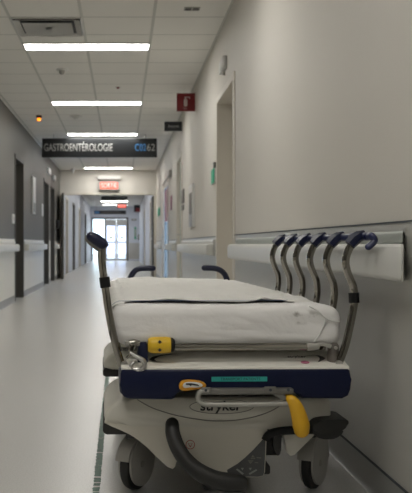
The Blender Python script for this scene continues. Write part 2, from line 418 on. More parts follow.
# dark frame of the fire door opening
bm = bmesh.new()
box(bm, (XL, YH-0.012, 2.15), (XR, YH+0.25, 2.18)); box(bm, (XL, YH-0.012, 0), (XL+0.06, YH+0.25, 2.15)); box(bm, (XR-0.05, YH-0.012, 0), (XR, YH+0.25, 2.15))
struct(obj('trim_7', bm, 'door_pale', smooth=False))

# far glazed entrance doors
r = empty('door_%d' % nd, (-1.56, YE, 0)); r['kind'] = 'structure'; nd += 1
bm = bmesh.new(); W = 1.89
for a, b, c, d in ((0, .07, 0, 2.23), (W-.07, W, 0, 2.23), (.07, W-.07, 2.14, 2.23), (.66, .72, 0, 2.14)):
    box(bm, (a, 0.05, c), (b, 0.12, d))
obj('door_frame', bm, 'frame', r, smooth=False)
for i, (a, b) in enumerate(((0.72, 1.27), (1.28, 1.82))):
    bm = bmesh.new()
    for p, q, c, d in ((a, a+.07, 0.01, 2.13), (b-.07, b, 0.01, 2.13), (a+.07, b-.07, 0.01, 0.12), (a+.07, b-.07, 1.80, 2.13), (a+.07, b-.07, 0.92, 1.0)):
        box(bm, (p, 0.06, c), (q, 0.10, d))
    lf = obj('door_leaf', bm, 'white_metal', r, smooth=False)
    obj('pane', BOX((a+.07, 0.078, .12), (b-.07, 0.084, 1.80)), 'glass_pale', lf, smooth=False)
    lab(obj('warning_tag', BOX(((a+b)/2-.07, 0.055, 1.15), ((a+b)/2+.07, 0.06, 1.25)), 'yellowtag', lf, smooth=False), 'yellow sticker')
obj('sidelight_pane', BOX((.07, .078, 0.0), (.70, .084, 2.14)), 'glass', r, smooth=False)

# ================================================================== handrails along the walls
def handrail(side, y0, y1, label):
    x = XR if side > 0 else XL
    r = empty('handrail', (x, y0, 0)); L = y1-y0
    tag(r, label, 'handrail')
    s = -side
    def mitre(b):          # the near end returns to the wall at a slant
        if side > 0 and y0 < 5:
            for v in b.verts:
                if v.co.y < .02: v.co.y += (v.co.x+.087)*2.9
    # rounded vinyl cover, section in x,z
    prof = [(s*0.020, 0.868), (s*0.060, 0.870), (s*0.080, 0.862), (s*0.087, 0.845), (s*0.087, 0.776), (s*0.083, 0.766), (s*0.072, 0.760), (s*0.020, 0.760)]
    bm = PRISM(prof, 'y', 0.0, L, bev=0.004, seg=2)
    mitre(bm); obj('rail_cover', bm, 'rail', r)
    bm = bmesh.new()
    pr = [(0.0, 0.875), (s*0.022, 0.875), (s*0.026, 0.885), (s*0.026, 0.900), (s*0.018, 0.910), (0, 0.912)]
    prism(bm, pr, 'y', 0.0, L); box(bm, (min(0, s*0.02), 0.01, 0.755), (max(0, s*0.02), L-0.01, 0.875))
    mitre(bm); obj('retainer', bm, 'rail_back' if side > 0 and y0 < 5 else 'rail', r)
    bm = bmesh.new()
    prism(bm, [(p[0]*1.02, p[1]) for p in prof], 'y', -0.012, 0.0, bev=0.003)
    mitre(bm); obj('end_cap', bm, 'rail', r)
    bm = PRISM([(p[0]*1.02, p[1]) for p in prof], 'y', L, L+0.012, bev=0.003)
    obj('end_cap', bm, 'rail', r)
    return r
handrail(1, 2.455, 6.50, 'white wall handrail behind the stretcher, with grey retainer strip')
handrail(1, 8.15, 12.45, 'white handrail on right wall between recessed doorway and pale green door')
handrail(1, 13.9, 16.1, 'white handrail on right wall between pale green door and glazed door')
handrail(1, 19.2, 21.4, 'white handrail on right wall between glazed door and fire doors')
handrail(-1, 3.0, 12.78, 'white handrail on left grey wall before the first dark door')
handrail(-1, 14.1, 17.55, 'white handrail on left grey wall between first and second dark door')
handrail(-1, 20.55, 21.1, 'short white handrail on left wall beyond the third dark door')

# ================================================================== ceiling fittings
first = None
LY = [8.19+3.33*k for k in (-3, -2, -1, 0, 1, 2, 3, 4)]  # leading pair unseen, added as fill light for the stretcher front
TXT = ['behind the photographer, nearest the back wall', 'overhead before the foot of the stretcher', 'above the middle of the stretcher, nearest the camera', 'beyond the air grille, first one seen from the front', 'second one seen from the front', 'just in front of the hanging department sign', 'just behind the hanging department sign', 'farthest one, beside the fire door header']
lamps = []
def make_lamp():
    r = empty('ceiling_light', (-0.341, 0, CEIL))
    bm = bmesh.new()
    for a, b in (((-.61, 0), (.61, .034)), ((-.61, .271), (.61, .305)), ((-.61, .034), (-.596, .271)), ((.596, .034), (.61, .271))):
        box(bm, (a[0], a[1], -0.012), (b[0], b[1], 0.0))
    f = obj('lamp_frame', bm, 'white_metal', r, smooth=False)
    d = obj('diffuser', BOX((-.596, .034, -0.010), (.596, .271, -0.001)), 'lamp', r, smooth=False)
    return r
proto = make_lamp()
def copy_tree(o, parent=None):
    c = o.copy(); COL.objects.link(c)
    if parent: c.parent = parent
    for ch in list(o.children): copy_tree(ch, c)
    return c
for i, y in enumerate(LY + [24.8, 28.2, 31.6, 38.4, 41.8]):  # trailing lamps are added to brighten the far corridor
    r = proto if i == 0 else copy_tree(proto)
    r.location = (-0.341, y, CEIL)
    if i < 8: tag(r, 'lit white rectangular ceiling light, ' + TXT[i], 'ceiling light', 'recessed ceiling lights')
    else: tag(r, 'lit ceiling light in the far corridor beyond the fire doors', 'ceiling light', 'ceiling lights beyond the fire doors')

# air grille
r = empty('air_grille', (-0.647, 7.28, CEIL)); tag(r, 'square white ceiling air diffuser with dark gap beside the ceiling light', 'air vent')
bm = bmesh.new()
for q, qi, za, zb in ((.285, .235, -.004, -.022), (.215, .03, -.018, -.026)):
    vo = [bm.verts.new((a*q, .305+b*q, zb)) for a, b in ((-1, -1), (1, -1), (1, 1), (-1, 1))]; vi = [bm.verts.new((a*qi, .305+b*qi, za)) for a, b in ((-1, -1), (1, -1), (1, 1), (-1, 1))]
    for j in range(4): bm.faces.new((vo[j], vo[(j+1) % 4], vi[(j+1) % 4], vi[j]))
    if qi < .1: bm.faces.new(vi)
bmesh.ops.solidify(bm, geom=bm.faces[:], thickness=0.002)
obj('louvre', bm, 'bright', r, smooth=False)
obj('backing', BOX((-.29, .015, -0.002), (.29, .595, -0.0005)), 'black', r, smooth=False)
bm = bmesh.new()
for a, b in (((-.305, 0), (.305, .016)), ((-.305, .594), (.305, .61)), ((-.305, .016), (-.289, .594)), ((.289, .016), (.305, .594))):
    box(bm, (a[0], a[1], -0.010), (b[0], b[1], 0))
obj('border', bm, 'white_metal', r, smooth=False)

# sprinklers, detectors
def ceiling_dot(name, label, cat, x, y, r0, h, m, parts=True):
    r = empty(name, (x, y, CEIL)); tag(r, label, cat)
    obj('mounting_plate', disc(bmesh.new(), (0, 0, -h*0.15), r0, h*0.3, 'z', 20), 'white', r)
    obj('body', TUBE([(0, 0, -h*0.3), (0, 0, -h*0.7), (0, 0, -h)], [r0*0.55, r0*0.5, r0*0.3], 12), m, r)
    return r
def cpos(px, py):
    s = (VY-py)/(CEIL-CZ); return wx(px, s), S(s)
x, y = cpos(62, 69); ceiling_dot('sprinkler_head', 'small white ceiling sprinkler head beyond the first ceiling light', 'sprinkler', x, y, 0.06, 0.06, 'alu')
x, y = cpos(118, 87); ceiling_dot('sprinkler_head', 'tiny sprinkler head with reddish tip before the second ceiling light', 'sprinkler', x, y, 0.035, 0.02, 'signred')
x, y = cpos(76, 116); ceiling_dot('smoke_detector', 'round white smoke detector between second and third ceiling lights', 'smoke detector', x, y, 0.09, 0.045, 'white')
x, y = cpos(73, 168.5); ceiling_dot('smoke_detector', 'small white detector hanging from the ceiling by the header wall', 'smoke detector', x, y, 0.06, 0.11, 'white')
x, y = cpos(192, 8.5)
r = empty('ceiling_slot', (x, y, CEIL)); tag(r, 'small dark slotted ceiling fitting nearest the upper right wall', 'ceiling fitting')
obj('slot_plate', BOX((-.065, -.05, -.006), (.065, .05, 0), 0.002, 1), 'alu', r)
bm = bmesh.new(); box(bm, (-.055, -.03, -.009), (-.008, .03, -.006)); box(bm, (.008, -.03, -.009), (.055, .03, -.006)); obj('slot', bm, 'frame', r, smooth=False)

# amber call lamp
x, y = cpos(39, 115.5)
r = empty('call_lamp', (x, y, CEIL)); tag(r, 'dark ceiling call lamp glowing amber beside the left wall', 'signal lamp')
obj('lamp_base', TUBE([(0, 0, 0), (0, 0, -.02), (0, 0, -.04)], [.045, .045, .034], 14), 'frame', r)
bm = bmesh.new(); bmesh.ops.create_uvsphere(bm, u_segments=14, v_segments=10, radius=.033, matrix=Matrix.Translation((0, 0, -.058)) @ Matrix.Diagonal((1, 1, .8, 1)))
obj('lamp_lens', bm, 'amber', r)

# hanging department sign
s = 57.2; Y = S(s)
x0, x1 = wx(42, s), wx(157, s); z0, z1 = wz(157.3, s), wz(138.3, s)
r = empty('hanging_sign', ((x0+x1)/2, Y, z0)); tag(r, 'long black hanging sign reading GASTROENTÉROLOGIE C0262', 'sign')
hw = (x1-x0)/2; hh = z1-z0
obj('sign_panel', BOX((-hw, 0, 0), (hw, .045, hh), 0.004, 1), 'signblack', r)
text('lettering', 'GASTROENTÉROLOGIE', .185, 'signwhite', (-hw+.035, -.003, hh*.50), FRONT, r, bold=.0016, fitw=1.20)
text('room_code', 'C02', .175, 'signblue', (wx(135, s)-(x0+x1)/2, -.003, hh*.50), FRONT, r, bold=.001, fitw=.195)
text('room_code', '62', .175, 'signwhite', (wx(147, s)-(x0+x1)/2, -.003, hh*.50), FRONT, r, fitw=.14)
for q in (-hw+.2, hw-.2): obj('hanger_rod', TUBE([(q, .022, hh-.002), (q, .022, CEIL-z0)], .006, 8), 'alu', r)

# exit signs
def exit_sign(s, xa, xb, ya, yb, label, bracket=True, wallmount=True):
    Y = S(s); x0, x1 = wx(xa, s), wx(xb, s); z0, z1 = wz(yb, s), wz(ya, s); hw = (x1-x0)/2; hh = z1-z0
    r = empty('exit_sign', ((x0+x1)/2, Y, z0)); tag(r, label, 'exit sign')
    obj('housing', BOX((-hw, 0.0, 0), (hw, .09, hh), 0.006, 1), 'alu', r)
    obj('lit_face', BOX((-hw+.045, -.006, hh*.16), (hw-.045, .0, hh*.9)), 'exitred', r, smooth=False)
    text('lettering', 'SORTIE', hh*.72, 'exitwhite', (-hw+.07, -.008, hh*.52), FRONT, r, fitw=2*hw-.14)
    if bracket:
        obj('canopy', BOX((-hw-.02, -.03, hh+.05), (hw+.03, .09, hh+.14), .008, 1), 'white_metal', r)
        obj('stem', TUBE([(0, .04, hh-.005), (0, .04, hh+.055)], .015, 8), 'white_metal', r)
    else:
        obj('stem', TUBE([(0, .04, hh-.005), (0, .04, CEIL-z0)], .012, 8), 'white_metal', r)
    return r
exit_sign(860/(YH-.09), 98.5, 119.5, 181.3, 190.3, 'lit red exit sign on the header wall above the fire doors')
exit_sign(22.5, 117, 126.8, 204.2, 208.3, 'distant lit red exit sign hanging in the far corridor', bracket=False)

# far hanging signs
def hang_sign(name, label, s, xa, xb, ya, yb, bluep=False):
    Y = S(s); x0, x1 = wx(xa, s), wx(xb, s); z0, z1 = wz(yb, s), wz(ya, s); hw = (x1-x0)/2; hh = z1-z0
    r = empty(name, ((x0+x1)/2, Y, z0)); tag(r, label, 'sign')
    obj('sign_panel', BOX((-hw, 0, 0), (hw, .05, hh), .004, 1), 'signblack', r)
    if bluep: obj('blue_patch', BOX((-hw+.03, -.004, hh*.15), (-hw+.26, 0, hh*.85)), 'signblue', r, smooth=False)
    if bluep: obj('white_strip', BOX((-hw+.34, -.004, hh*.42), (hw-.25, 0, hh*.58)), 'inkgrey', r, smooth=False)
    for q in (-hw+.12, hw-.12): obj('hanger_rod', TUBE([(q, .025, hh-.002), (q, .025, CEIL-z0)], .008, 8), 'alu', r)
hang_sign('hanging_sign', 'distant dark blank sign hanging just beyond the fire door header', 27.5, 101, 127.5, 196.2, 200.4)
hang_sign('hanging_sign', 'distant dark sign with blue patch above the bright glazed doors', 20.8, 94, 126, 210.6, 214.2, True)

# projecting flag signs on the right wall
def flag_sign(name, label, xr, w_px, ya, yb, m, off=0.0):
    s = (xr-VX)/(XR-off); Y = S(s); wd = w_px/s; z0, z1 = wz(yb, s), wz(ya, s); hh = z1-z0
    r = empty(name, (XR, Y, z0)); tag(r, label, 'sign')
    obj('sign_panel', BOX((-wd-off, 0, 0), (-off, .012, hh), .002, 1), m, r)
    obj('wall_bracket', BOX((-off-0.012, -.006, .0), (0, .018, hh)), 'alu' if m != 'signred' else m, r, smooth=False)
    return r, s, wd, hh
r, s, wd, hh = flag_sign('fire_extinguisher_sign', 'red projecting wall sign with white fire extinguisher pictogram', 195, 18.2, 93.2, 111.2, 'signred')
cx = -wd*.52
bm = PRISM(rrect(cx-.022, hh*.26, cx+.022, hh*.68, .015), 'y', -.003, 0)
box(bm, (cx-.008, -.003, hh*.66), (cx+.008, 0, hh*.76)); box(bm, (cx-.012, -.003, hh*.75), (cx+.055, 0, hh*.80)); box(bm, (cx+.045, -.003, hh*.68), (cx+.055, 0, hh*.78))
obj('pictogram', bm, 'signpink', r, smooth=False)
text('lettering', 'FEU', .028, 'signpink', (cx-.03, -.003, hh*.14), FRONT, r)
r, s, wd, hh = flag_sign('waiting_room_sign', 'small black projecting wall sign reading Attente', 182.6, 18.2, 121.6, 131, 'signblack')
text('lettering', 'Attente', .065, 'signwhite', (-wd*.82, -.003, hh*.5), FRONT, r, fitw=wd*.62)
s = 20.3; r, s, wd, hh = flag_sign('fire_alarm_sign', 'distant black and red projecting wall sign near the far doors', 140.2, 6.2, 205, 212, 'signblack')
obj('red_face', BOX((-wd*.72, -.006, 0), (0, 0, hh*.6)), 'signred', r, smooth=False)

# ================================================================== wall fittings
def wall_item(name, label, cat, side, xa, xb, ya, yb, m, depth=0.03, parts=None):
    """box on a side wall between image columns xa (far) and xb (near)"""
    X = XR if side > 0 else XL
    sa, sb = (xa-VX)/X, (xb-VX)/X; Ya, Yb = sorted((S(sa), S(sb))); sm = F/((Ya+Yb)/2)
    z0, z1 = wz(yb, sm), wz(ya, sm); r = empty(name, (X, (Ya+Yb)/2, z0)); tag(r, label, cat)
    h = z1-z0; q = (Yb-Ya)/2; a, b = (-depth, 0) if side > 0 else (0, depth)
    obj('body', BOX((a, -q, 0), (b, q, h), min(.006, depth*.3), 2), m, r)
    return r, q, h, (a if side > 0 else b)
r, q, h, xf = wall_item('wall_sensor', 'small silver box on the right wall above the recessed doorway', 'sensor', 1, 222.8, 227, 59, 71.5, 'white', .035)
obj('face_plate', BOX((xf-.004, -q*.9, h*.1), (xf, q*.2, h*.9)), 'steel', r, smooth=False)
bm = bmesh.new(); box(bm, (-.02, -.015, -.03), (0, .015, 0.002)); obj('bracket', bm, 'alu', r, smooth=False)
r, q, h, xf = wall_item('hand_sanitizer_dispenser', 'white wall dispenser with bright green front before the recessed doorway', 'dispenser', 1, 213.6, 217.0, 169, 184, 'white', .022)
obj('front_cover', BOX((xf-.008, -q*.98, h*.03), (xf, q*.7, h*.98), .003, 1), 'green', r)
obj('top_bracket', BOX((-.02, -q*.5, h), (0, q*.1, h+.06)), 'frame', r, smooth=False)
r, q, h, xf = wall_item('notice_holder', 'tall narrow white notice holder on right wall beyond the doorway', 'notice holder', 1, 190.4, 195, 184.5, 227, 'white', .025)
obj('notice_sheet', BOX((xf-.003, -q*.5, h*.08), (xf, q*.7, h*.8)), 'inkgrey', r, smooth=False)
obj('clear_cover', BOX((xf-.006, -q*.7, h*.02), (xf-.003, q*.8, h*.3)), 'steel', r, smooth=False)  # steel strip stands in for the bright reflection low on the glass
r, q, h, xf = wall_item('room_plaque', 'small dark room plaque on right wall before the pale green door', 'plaque', 1, 182.3, 184.4, 189.5, 203, 'inkgrey', .012)
obj('plaque_strip', BOX((xf-.003, -q*.8, -.10), (0, q*.8, -.03)), 'inkgrey', r, smooth=False)
r, q, h, xf = wall_item('wall_sensor', 'small grey box high on right wall beyond the pale green door', 'sensor', 1, 170.3, 171.8, 171, 177, 'alu', .05)
r, q, h, xf = wall_item('room_plaque', 'grey plaque on right wall beyond the glazed door', 'plaque', 1, 158.5, 160, 208, 216, 'green', .02)
r, q, h, xf = wall_item('wall_poster', 'long white vertical notice panel on left wall beyond the first dark door', 'notice', -1, 31.5, 34.2, 177, 214, 'white', .03)
obj('notice_sheet', BOX((xf, -q*.8, h*.05), (xf+.003, q*.8, h*.3)), 'icon', r, smooth=False)
r, q, h, xf = wall_item('light_switch', 'white switch plate on left wall before the first dark door', 'switch', -1, 11.8, 13.8, 214, 223.5, 'white', .015)
obj('rocker', BOX((xf, -q*.3, h*.3), (xf+.006, q*.3, h*.7)), 'white_metal', r, smooth=False)
r, q, h, xf = wall_item('room_plaque', 'thin white plaque on left wall just before the second dark door', 'plaque', -1, 41.8, 42.8, 204, 216, 'white', .012)
r, q, h, xf = wall_item('call_light', 'small white call light above the second dark door', 'signal lamp', -1, 46.8, 48.9, 168.5, 174, 'white', .05)
r, q, h, xf = wall_item('call_light', 'small white call light above the third dark door', 'signal lamp', -1, 52.3, 53.9, 175.5, 180, 'white', .05)
r, q, h, xf = wall_item('wall_telephone', 'dark wall telephone on left wall beyond the third dark door', 'telephone', -1, 55.8, 57.5, 220, 229, 'black', .07)
obj('handset', BOX((xf, -q*.5, h*.1), (xf+.03, q*.1, h*.95), .006, 1), 'frame', r)
r, q, h, xf = wall_item('wall_notice', 'small pink and grey notice on wall beside the glazed side door', 'notice', 1, 170.6, 172.2, 196, 210, 'poster1', .01)
# keypads on the far end wall
def end_item(name, label, cat, xa, xb, ya, yb, m):
    s = F/(YE-.02); r = empty(name, (wx((xa+xb)/2, s), YE, wz(yb, s))); tag(r, label, cat); hw = (xb-xa)/2/s; h = (yb-ya)/s
    obj('body', BOX((-hw, -.03, 0), (hw, 0, h), .004, 1), m, r)
    obj('face_plate', BOX((-hw*.7, -.036, h*.2), (hw*.7, -.03, h*.85)), 'alu', r, smooth=False)
end_item('door_control', 'tall grey green control plate on far wall right of the glazed doors', 'door control', 134.3, 136.3, 227, 239, 'green')
end_item('card_reader', 'small black card reader on the far wall, rightmost fitting', 'card reader', 138, 139.8, 234.5, 239.5, 'black')
end_item('wall_plaque', 'small grey plaque high on the far wall beside the glazed doors', 'plaque', 131.5, 136.5, 219, 220.6, 'inkgrey')
# far lower cladding
struct(obj('trim_8', BOX((0.36, YE-.012, 0.1), (XR, YE, .92)), 'panel', smooth=False))

# outside beyond the glazed doors
struct(obj('floor_outside', BOX((-14, YE+8, -0.14), (14, YE+40, -0.1)), 'hill', smooth=False))
bm = bmesh.new(); box(bm, (XL-.4, YE+.2, 0), (XL-.3, YE+8, CEIL)); box(bm, (XR+.3, YE+.2, 0), (XR+.4, YE+8, CEIL))
struct(obj('wall_vestibule', bm, 'white', smooth=False))

# ================================================================== green tape on the floor
random.seed(11)
bm = bmesh.new()
def tape_piece(y0, y1, n):
    L_, R_ = [], []
    for i in range(n+1):
        y = y0+(y1-y0)*i/n
        e = 0.55 if i in (0, n) else 1.0
        L_.append((-.1025-.002*random.uniform(-1, 2.2)*e-(y-3)*0.002, y+random.uniform(-.003, .003))); R_.append((-.078+.002*random.uniform(-1.6, 1)*e-(y-3)*0.002, y+random.uniform(-.003, .003)))
    vl = [bm.verts.new((*p, .0012)) for p in L_]; vr = [bm.verts.new((*p, .0012)) for p in R_]
    for i in range(n): bm.faces.new((vl[i], vr[i], vr[i+1], vl[i+1]))
y = 2.6
for ln, gap in ((.30, .02), (.09, .013), (.05, .016), (.035, .012), (.06, .02), (.16, .004), (.20, .01), (.26, .005), (2.2, .01)):
    tape_piece(y, y+ln, max(3, int(ln/.012))); y += ln+gap
o = obj('floor_tape', bm, 'tape', smooth=False); tag(o, 'worn dark green tape line on the floor left of the stretcher', 'tape')

# ================================================================== the stretcher
Y0, YAW = 2.69, 0.0227
def P(px, py, d):
    s = F/(Y0+d); return ((px-VX)/s + YAW*d, d, CZ-(py-VY)/s)
def PP(pts, d): return [(P(a, b, d)[0], P(a, b, d)[2]) for a, b in pts]
bed = empty('hospital_stretcher', (0, Y0, 0), YAW)
tag(bed, 'navy and cream hospital stretcher on wheels with raised chrome side rails', 'stretcher')

# --- navy foot bumper
out = PP([(121.5, 369), (120.5, 374), (120, 385), (121, 393), (124, 397.5), (130, 399.5), (172, 400), (175, 398.5), (179, 388.5), (182, 387.2), (290, 387.2), (294, 388.5), (301, 398), (304, 399.5), (344, 400), (350, 397), (352.5, 391), (353, 380), (352, 372), (350, 369.2)], 0.0)
bm = PRISM(out, 'y', 0.0, 0.09, bev=0.010, seg=3)
xl, zt = P(120, 369, 0)[0], P(120, 369.2, 0)[2]; xr = P(352.5, 369, 0)[0]; zb = P(0, 399, 0)[2]
box(bm, (xl, 0.05, zb+.004), (xl+.045, 0.24, zt-.002), 0.012, 3); box(bm, (xr-.045, 0.05, zb+.004), (xr, 0.24, zt-.002), 0.012, 3)
obj('foot_bumper', bm, 'navy', bed)
# --- cream foot cover on top
ZF = zt+.005
bm = PRISM([(.004, zt-.004), (.004, ZF-.002), (.008, ZF+.001), (.15, ZF+.001+.18*.146), (.20, ZF+.001+.18*.146), (.20, zt-.004)], 'x', xl+.004, xr-.004, bev=.002)
deck = obj('foot_cover', bm, 'deckwhite', bed, angle=20); ZD = ZF+.0012-.18*.004
SLOPE = math.atan(.18)
def D(px, py, h=0.0006):
    k = (py-VY)/F; d = (CZ-ZD-k*Y0)/(.18+k); s = F/(Y0+d); return ((px-VX)/s + YAW*d, d, ZD+.18*d+h)
bm = bmesh.new(); c = D(306, 363); disc(bm, (0, 0, 0), .0135, .001, 'z', 20)
st = lab(obj('sticker', bm, 'pink', bed), 'round pink sticker'); st.location = c; st.rotation_euler = (SLOPE, 0, 0)
def swoosh(pts, rr, name='swoosh_mark'):
    bm = bmesh.new(); c = smooth_path([D(a, b) for a, b in pts], 5); n = len(c); rad = [r_.x for r_ in smooth_path([(q, 0, 0) for q in rr], 5)]
    L_, R_ = [], []
    for i in range(n):
        t = (c[min(i+1, n-1)]-c[max(i-1, 0)]); nn = Vector((-t.y, t.x, 0)).normalized()
        L_.append(bm.verts.new(c[i]+nn*rad[i])); R_.append(bm.verts.new(c[i]-nn*rad[i]))
    for i in range(n-1): bm.faces.new((L_[i], R_[i], R_[i+1], L_[i+1]))
    return obj(name, bm, 'ink', bed, smooth=False)
swoosh([(152, 359), (158, 356.2), (170, 354.6), (183, 354.2)], [.008, .010, .006, .001]); swoosh([(151, 359), (155, 361.5), (163, 362.3)], [.009, .007, .001])
swoosh([(306, 356.5), (317, 356), (323.5, 359), (319, 363)], [.001, .006, .009, .001])
c = D(288, 357.2); text('lettering', 'stryker', .030, 'ink', c, (SLOPE, 0, 0), bed, fitw=.062, shear=.2, depth=.0002)
# --- teal label
a = P(211.8, 381.9, -.001); b = P(267.8, 377.2, -.001)
obj('label', BOX((a[0], -.0012, a[2]), (b[0], .002, b[2])), 'teal', bed, smooth=False).name
text('lettering', 'TRANSPORT PATIENTS', .0125, 'ink', (a[0]+.028, -.0016, (a[2]+b[2])/2), FRONT, bed, fitw=.125, depth=.0002)
# --- orange release lever
bm = PRISM(smooth_poly(PP([(179.5, 386), (182, 382), (188, 380.8), (198, 381.5), (204, 383), (206.5, 386), (203, 389), (195, 389.6), (186, 391), (180.5, 390)], -.02), 3), 'y', -.022, .01, bev=.003)
lv = obj('release_lever', bm, 'orange', bed)
bm = PRISM(smooth_poly(PP([(183, 386.3), (185, 383), (192, 382.2), (200, 383.3), (203, 386), (199, 387.8), (190, 387.6), (185, 388.2)], -.026), 3), 'y', -.026, -.020, bev=.001)
lab(obj('lever_label', bm, 'white', lv), 'white decal')
bm = PRISM(PP([(186, 383.6), (192, 383.6), (198, 384.8), (200, 386.6), (197, 385.9), (192, 385.2), (191, 386.4), (189, 385.2), (186, 385)], -.028), 'y', -.0275, -.025)
obj('lever_mark', bm, 'ink', lv, smooth=False)

# --- litter frame under the mattress
bm = bmesh.new()
box(bm, (.02, .40, .46), (.055, 2.15, .52), .006); box(bm, (.645, .40, .46), (.68, 2.15, .52), .006)
for y in (.42, .95, 1.5, 2.1): box(bm, (.055, y, .465), (.645, y+.04, .515), .004)
obj('litter_frame', bm, 'alu', bed)
obj('litter_deck', BOX((.0, .20, .522), (.68, 2.12, .545), .006), 'cream', bed)
for y in (.55, 1.55): obj('lift_column', TUBE([(.35, y, .34), (.35, y, .465)], .055, 20), 'steel', bed)
# dark tray below the foot end
obj('under_tray', BOX((.05, .06, .418), (.65, 1.9, .455), .006), 'darkgrey', bed)

# --- stowed pole along the foot end with yellow knob
d = .045
def XZ(px, py, dd=d): return P(px, py, dd)
pole = obj('infusion_pole', TUBE([XZ(172, 348.0), XZ(318, 347.6)], .0095, 14), 'chrome', bed)
obj('pole_tube', TUBE([XZ(147, 343.5, .065), XZ(325, 344.5, .065)], .006, 10), 'chrome', pole)
kb = bmesh.new()
xa, _, zk = XZ(148, 345.2); xb = XZ(171, 345)[0]; r0 = .0262
tube(kb, [(xa, d, zk), (xa+.004, d, zk), (xa+.012, d, zk), (xa+.024, d, zk), (xb-.014, d, zk), (xb-.004, d, zk), (xb, d, zk)], [r0*.72, r0*.86, r0*.95, r0, r0, r0*.95, r0*.86], 24)
k = obj('knob', kb, 'yellow', bed); lab(k, 'yellow knob')
bm = bmesh.new(); tube(bm, [(xb-.001, d, zk), (xb+.006, d, zk), (xb+.012, d, zk)], [r0*.9, r0*.88, r0*.6], 20); lab(obj('knob_collar', bm, 'black', k), 'black ring')
bm = bmesh.new()   # arrows on the knob
xm = xa+.036
for sgn in (1, -1):
    zc = zk+sgn*.011; yy = d-math.sqrt(r0**2-.011**2)-.0012
    prism(bm, [(xm-.0025, zc-sgn*.006), (xm+.0025, zc-sgn*.006), (xm+.0025, zc), (xm+.0075, zc), (xm, zc+sgn*.008), (xm-.0075, zc), (xm-.0025, zc)], 'y', yy-.0018*0, yy+.006)
obj('arrow_mark', bm, 'ink', k, smooth=False)
# navy bracket
bm = PRISM(PP([(138, 341.5), (146, 341.5), (147.5, 345), (148, 366.5), (138.5, 367.5), (137, 356)], .07), 'y', .05, .10, bev=.005)
obj('pole_bracket', bm, 'navyclamp', bed)
# right-hand pole clamp and post
bm = TUBE([XZ(334.3, 367, .06), XZ(334.3, 346, .07), XZ(334.5, 343.2, .07)], [.0195, .0185, .012], 18)
ps = obj('pole_post', bm, 'brownpost', bed)
bm = TUBE([XZ(308, 347.2), XZ(315, 347.2), XZ(320, 347.2)], [.0135, .0125, .010], 14)
tube(bm, [XZ(318, 345.2), XZ(324, 344.6), XZ(332, 347)], .007, 10)
obj('pole_clamp', bm, 'steel', ps)
bm = bmesh.new(); c = XZ(336, 348, .05); disc(bm, (c[0], .038, c[2]), .0055, .006, 'y', 14); obj('bolt', bm, 'steel', ps)

# --- side rails
def siderail(side, posts_px, bottom):
    root_bm = bmesh.new()
    xs = .705 if side > 0 else -.004
    tube(root_bm, [(xs-.012*side, .03, .487), (xs-.012*side, 1.38, .487)], .012, 12)
    rail = obj('side_rail', root_bm, 'steel', bed)
    for i in range(6):
        dd = .05+.238*i
        pts = []
        for (px, py) in posts_px:
            x, _, z = P(px, py, .05); pts.append((x, dd, z))
        tb = TUBE(pts, .0125, 14, smooth=4)
        obj('post', tb, 'chrome', rail)
        # clamp joining post and channel
        tx, _, tz = pts[-1]
        bm = bmesh.new()
        if side > 0:
            tube(bm, [(tx-.004, dd-.004, tz+.004), (tx+.010, dd-.004, tz+.020), (tx+.030, dd, tz+.034)], [.0235, .026, .022], 6, ball=False, flat=.8)
            tube(bm, [(tx+.02, dd, tz+.03), (tx+.045, dd, tz+.035)], .017, 12)
        else:
            tube(bm, [(tx+.018, dd, tz-.004), (tx+.004, dd, tz+.008), (tx-.022, dd, tz+.024)], [.013, .016, .014], 8, flat=.8)
        obj('clamp', bm, 'navyclamp', rail)
        if i == 0:
            c1 = P(*(355.6, 303) if side > 0 else (105.6, 287.5), .05); c2 = P(*(355.2, 293) if side > 0 else (104.2, 277), .05)
            obj('collar', TUBE([c1, c2], .0168, 16), 'black', rail)
    ch = bmesh.new()
    if side > 0:
        pts = [(.772, 1.30, .893), (.772, 1.0, .893), (.772, .5, .893), (.774, .06, .894), (.778, .0, .894), P(373.5, 236.5, -.03), P(376, 241, -.035), P(370, 247, -.035)]
        tube(ch, pts, [.0115]*5+[.0105, .0100, .0100], 12, smooth=6, flat=1.2, ball=True)
    else:
        pts = [(-.098, 1.30, .884), (-.098, .8, .884), (-.098, .10, .884)]
        tube(ch, pts, .0125, 12, flat=1.2, ball=True)
        tube(ch, [P(91.5, 236.8, .02), P(96, 239.5, .02), P(102.5, 244, .02)], [.0165, .0190, .0175], 14, ball=True)
    obj('top_channel', ch, 'navychan' if side > 0 else 'navyclamp', rail)
    if side < 0:
        bm = TUBE([P(88.5, 238.5, .035), P(92, 242, .035), P(98, 247.5, .035)], [.012, .013, .012], 12, ball=True)
        lab(obj('rail_tip', bm, 'inkgrey', rail), 'grey underside')
    return rail
RP = [(340, 364), (346.5, 347), (351.5, 326), (355, 308), (356, 298), (355, 288), (352, 280), (348.5, 271), (347, 262), (348.5, 254), (352, 246)]
LP = [(122, 366), (117.5, 352), (113.2, 335), (108.5, 310), (105.8, 292), (104.3, 281), (102.8, 270), (101.7, 260), (101.5, 252), (101.5, 246)]
siderail(1, RP, None); siderail(-1, LP, None)

# --- push handles at the head end
for pts in ([(129, 292), (130, 280), (133.5, 272.5), (139.5, 268.7), (153, 268.2)], [(229, 292), (227.8, 281), (223.5, 272.5), (216, 268.7), (204.5, 268)]):
    obj('push_handle', TUBE([P(a, b, 2.24) for a, b in pts], .0165, 14, smooth=5, ball=True), 'navyclamp', bed)
bm = bmesh.new(); tube(bm, [(.10, 2.24, .50), (.10, 2.24, .64)], .014, 10); tube(bm, [(.66, 2.24, .50), (.66, 2.24, .64)], .014, 10)
box(bm, (.03, 2.14, .47), (.68, 2.26, .51), .005); obj('head_bar', bm, 'alu', bed)

